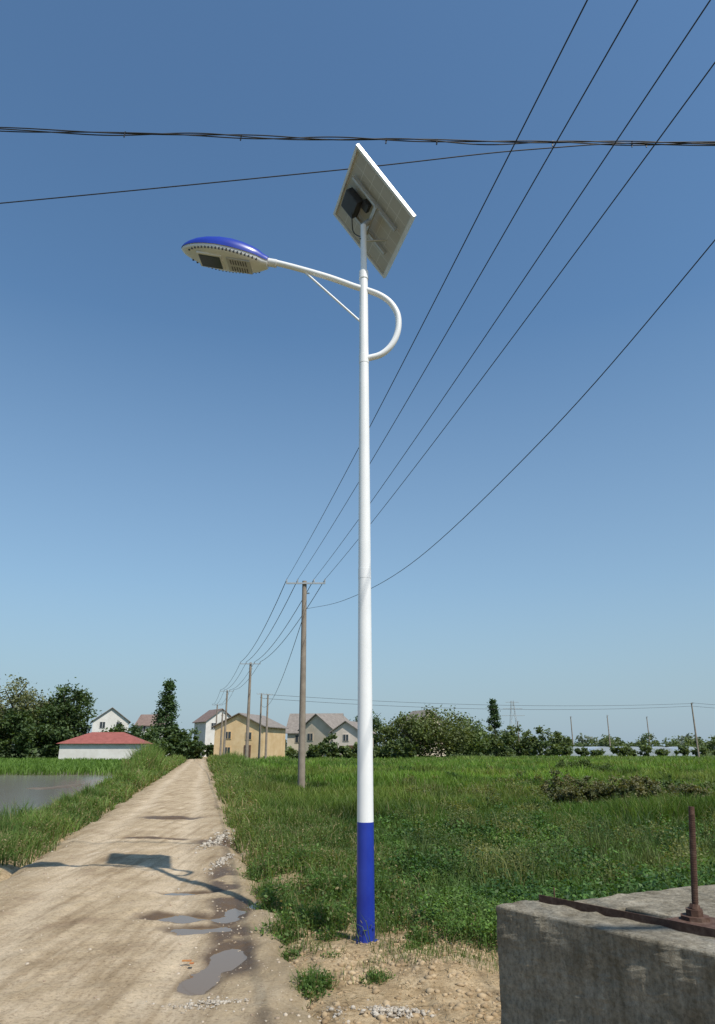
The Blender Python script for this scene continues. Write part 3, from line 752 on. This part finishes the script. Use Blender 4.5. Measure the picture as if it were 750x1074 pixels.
tubes('threads',[([rz_(.86+.011*i),rz_(.864+.011*i)],.0168) for i in range(38)],RUST,10,sl)
tubes('anchor_rod',[([e1*.12+e2*.30+Vector((0,0,.70)),e1*.12+e2*.30+Vector((0,0,.86))],.004)],RUST,8,sl)
# ------------------------------------------------------------------ stones
ico_v=[];ph=(1+5**.5)/2
for a,b_ in((-1,ph),(1,ph),(-1,-ph),(1,-ph)): ico_v.append((a,b_,0))
for a,b_ in((-1,ph),(1,ph),(-1,-ph),(1,-ph)): ico_v.append((0,a,b_))
for a,b_ in((-1,ph),(1,ph),(-1,-ph),(1,-ph)): ico_v.append((b_,0,a))
ico_v=np.array(ico_v)/np.linalg.norm(ico_v[0])
ico_t=np.array([(0,11,5),(0,5,1),(0,1,7),(0,7,10),(0,10,11),(1,5,9),(5,11,4),(11,10,2),(10,7,6),(7,1,8),(3,9,4),(3,4,2),(3,2,6),(3,6,8),(3,8,9),(4,9,5),(2,4,11),(6,2,10),(8,6,7),(9,8,1)])
STONE,nt,b=new_mat('stone');at=nt.nodes.new('ShaderNodeAttribute');at.attribute_name='Col'
nt.links.new(at.outputs['Color'],b.inputs['Base Color']);b.inputs['Roughness'].default_value=.95;b.inputs['Specular IOR Level'].default_value=.2
def stones(name,x,y,z,s,c1,c2):
    n=len(x);V=np.tile(ico_v[None],(n,1,1))*rng.uniform(.7,1.25,(n,12,1))
    V*=rng.uniform(.6,1.2,(n,1,3));V[:,:,2]*=.7;V*=np.asarray(s).reshape(-1,1,1)
    V+=np.stack([x,y,z],1)[:,None,:]
    T=(np.arange(n)[:,None,None]*12+ico_t[None]).reshape(-1,3)
    C=np.repeat(lerpc(c1,c2,rng.random(n))[:,None],12,1)
    return tri_obj(name,V.reshape(-1,3),T,C.reshape(-1,3),STONE)
y=4.2*(24/4.2)**rng.random(10000);x=rc(y)+rng.uniform(-1.25,1.25,10000)*HW
l=np.abs(lat(x,y));k=rng.random(10000)<(.22+.75*sst(.6,1,l));x=x[k];y=y[k]
stones('road_pebbles',x,y,road_h(x,y),.003+.015*rng.random(len(x))**5,(.26,.19,.13),(.52,.44,.34))
y=rng.uniform(4.4,7.9,18000);x=rng.uniform(-1.1,1.4,18000);k=fbm(x*2,y*2,101)>.42;x=x[k];y=y[k]
stones('soil_clods',x,y,ground_h(x,y),.003+.032*rng.random(len(x))**8,(.26,.18,.10),(.46,.35,.22))
def gpile(name,cx,cy,rx,ry,hh,n,s0,s1,rot=0):
    a=rng.uniform(0,6.283,n);d=np.abs(rng.normal(0,.55,n));x=cx+rx*d*np.cos(a);y=cy+ry*d*np.sin(a)
    k=fbm(x*5,y*5,77)>.44;x=x[k];y=y[k];d=d[k]
    z=np.maximum(ground_h(x,y),np.where(np.abs(lat(x,y))<1.2,road_h(x,y),-9))+hh*np.clip(1-d**2,0,1)*rng.random(len(x))
    stones(name,x,y,z,s0+(s1-s0)*rng.random(len(x))**2.5,(.30,.25,.19),(.50,.45,.38))
gpile('gravel',.15,5.02,.42,.11,.02,900,.004,.018)
gpile('gravel',-.85,5.08,.45,.13,.01,500,.004,.016)
gpile('gravel',-2.5,13.6,.22,1.8,.04,600,.010,.04)
gpile('gravel',-1.95,10.8,.14,1.2,.02,250,.008,.03)
boxes('litter_wrapper',[((-1.30,5.95,.055),(.07,.018,.008)),((-1.25,5.90,.052),(.03,.03,.006))],mat_n('red_plastic',(.40,.08,.03),(.55,.30,.08),20,.5),None,Matrix.Identity(4))
def pylon(x,y,h):
    e=empty('transmission_pylon',(x,y,0));L=[];w=h*.11
    for a,b_ in((-1,-1),(1,-1),(1,1),(-1,1)): L.append(([(a*w,b_*w,0),(a*w*.2,b_*w*.2,h)],.16))
    for i in range(5):
        z0=h*i/5;z1=h*(i+1)/5;f0=1-.8*i/5;f1=1-.8*(i+1)/5
        L+= [([(-w*f0,-w*f0,z0),(w*f1,-w*f1,z1)],.1),([(w*f0,-w*f0,z0),(-w*f1,-w*f1,z1)],.1)]
    for zz,ww in((.7,.24),(.84,.20),(.97,.14)): L.append(([(-h*ww,0,h*zz),(h*ww,0,h*zz)],.15))
    tubes('lattice',L,STEEL,5,e)
pylon(103,470,32);pylon(10,640,34)
# ------------------------------------------------------------------ light, sky, camera
EL=54;AZ=142.3;STR=.13
w=bpy.data.worlds.new('World');scene.world=w;w.use_nodes=True;nt=w.node_tree
sky=nt.nodes.new('ShaderNodeTexSky');sky.sky_type='NISHITA';sky.sun_disc=False
sky.sun_elevation=math.radians(EL);sky.sun_rotation=math.radians(AZ)
sky.air_density=1.15;sky.dust_density=.6;sky.ozone_density=1.4
c=mix(nt,1.0,sky.outputs[0],(.74,.96,1.06),'MULTIPLY')
# summer haze towards the horizon (by world elevation)
tc=nt.nodes.new('ShaderNodeTexCoord');sx_=nt.nodes.new('ShaderNodeSeparateXYZ');nt.links.new(tc.outputs['Generated'],sx_.inputs[0])
hz=ramp(nt,sx_.outputs[2],[(0,(.92,.92,.92)),(.08,(.76,.76,.76)),(.22,(.40,.40,.40)),(.55,(0,0,0))])
c=mix(nt,hz,c,(.335/STR,.445/STR,.55/STR))
nt.links.new(c,nt.nodes['Background'].inputs[0]);nt.nodes['Background'].inputs[1].default_value=STR
sd=Vector((math.sin(math.radians(AZ))*math.cos(math.radians(EL)),math.cos(math.radians(AZ))*math.cos(math.radians(EL)),math.sin(math.radians(EL))))
L=bpy.data.lights.new('sun','SUN');L.energy=4.8;L.angle=math.radians(.5);L.color=(1,.945,.85)
lo=link(bpy.data.objects.new('sun',L));lo.rotation_euler=(-sd).to_track_quat('-Z','Y').to_euler();lo.location=(10,-10,20)
cam=bpy.data.cameras.new('camera');co=link(bpy.data.objects.new('camera',cam))
cam.sensor_fit='HORIZONTAL';cam.sensor_width=36;cam.lens=34.66;cam.shift_y=.0373;cam.clip_end=6000
co.location=(0,0,H);co.rotation_euler=(math.radians(90+16.95),0,0)
scene.camera=co
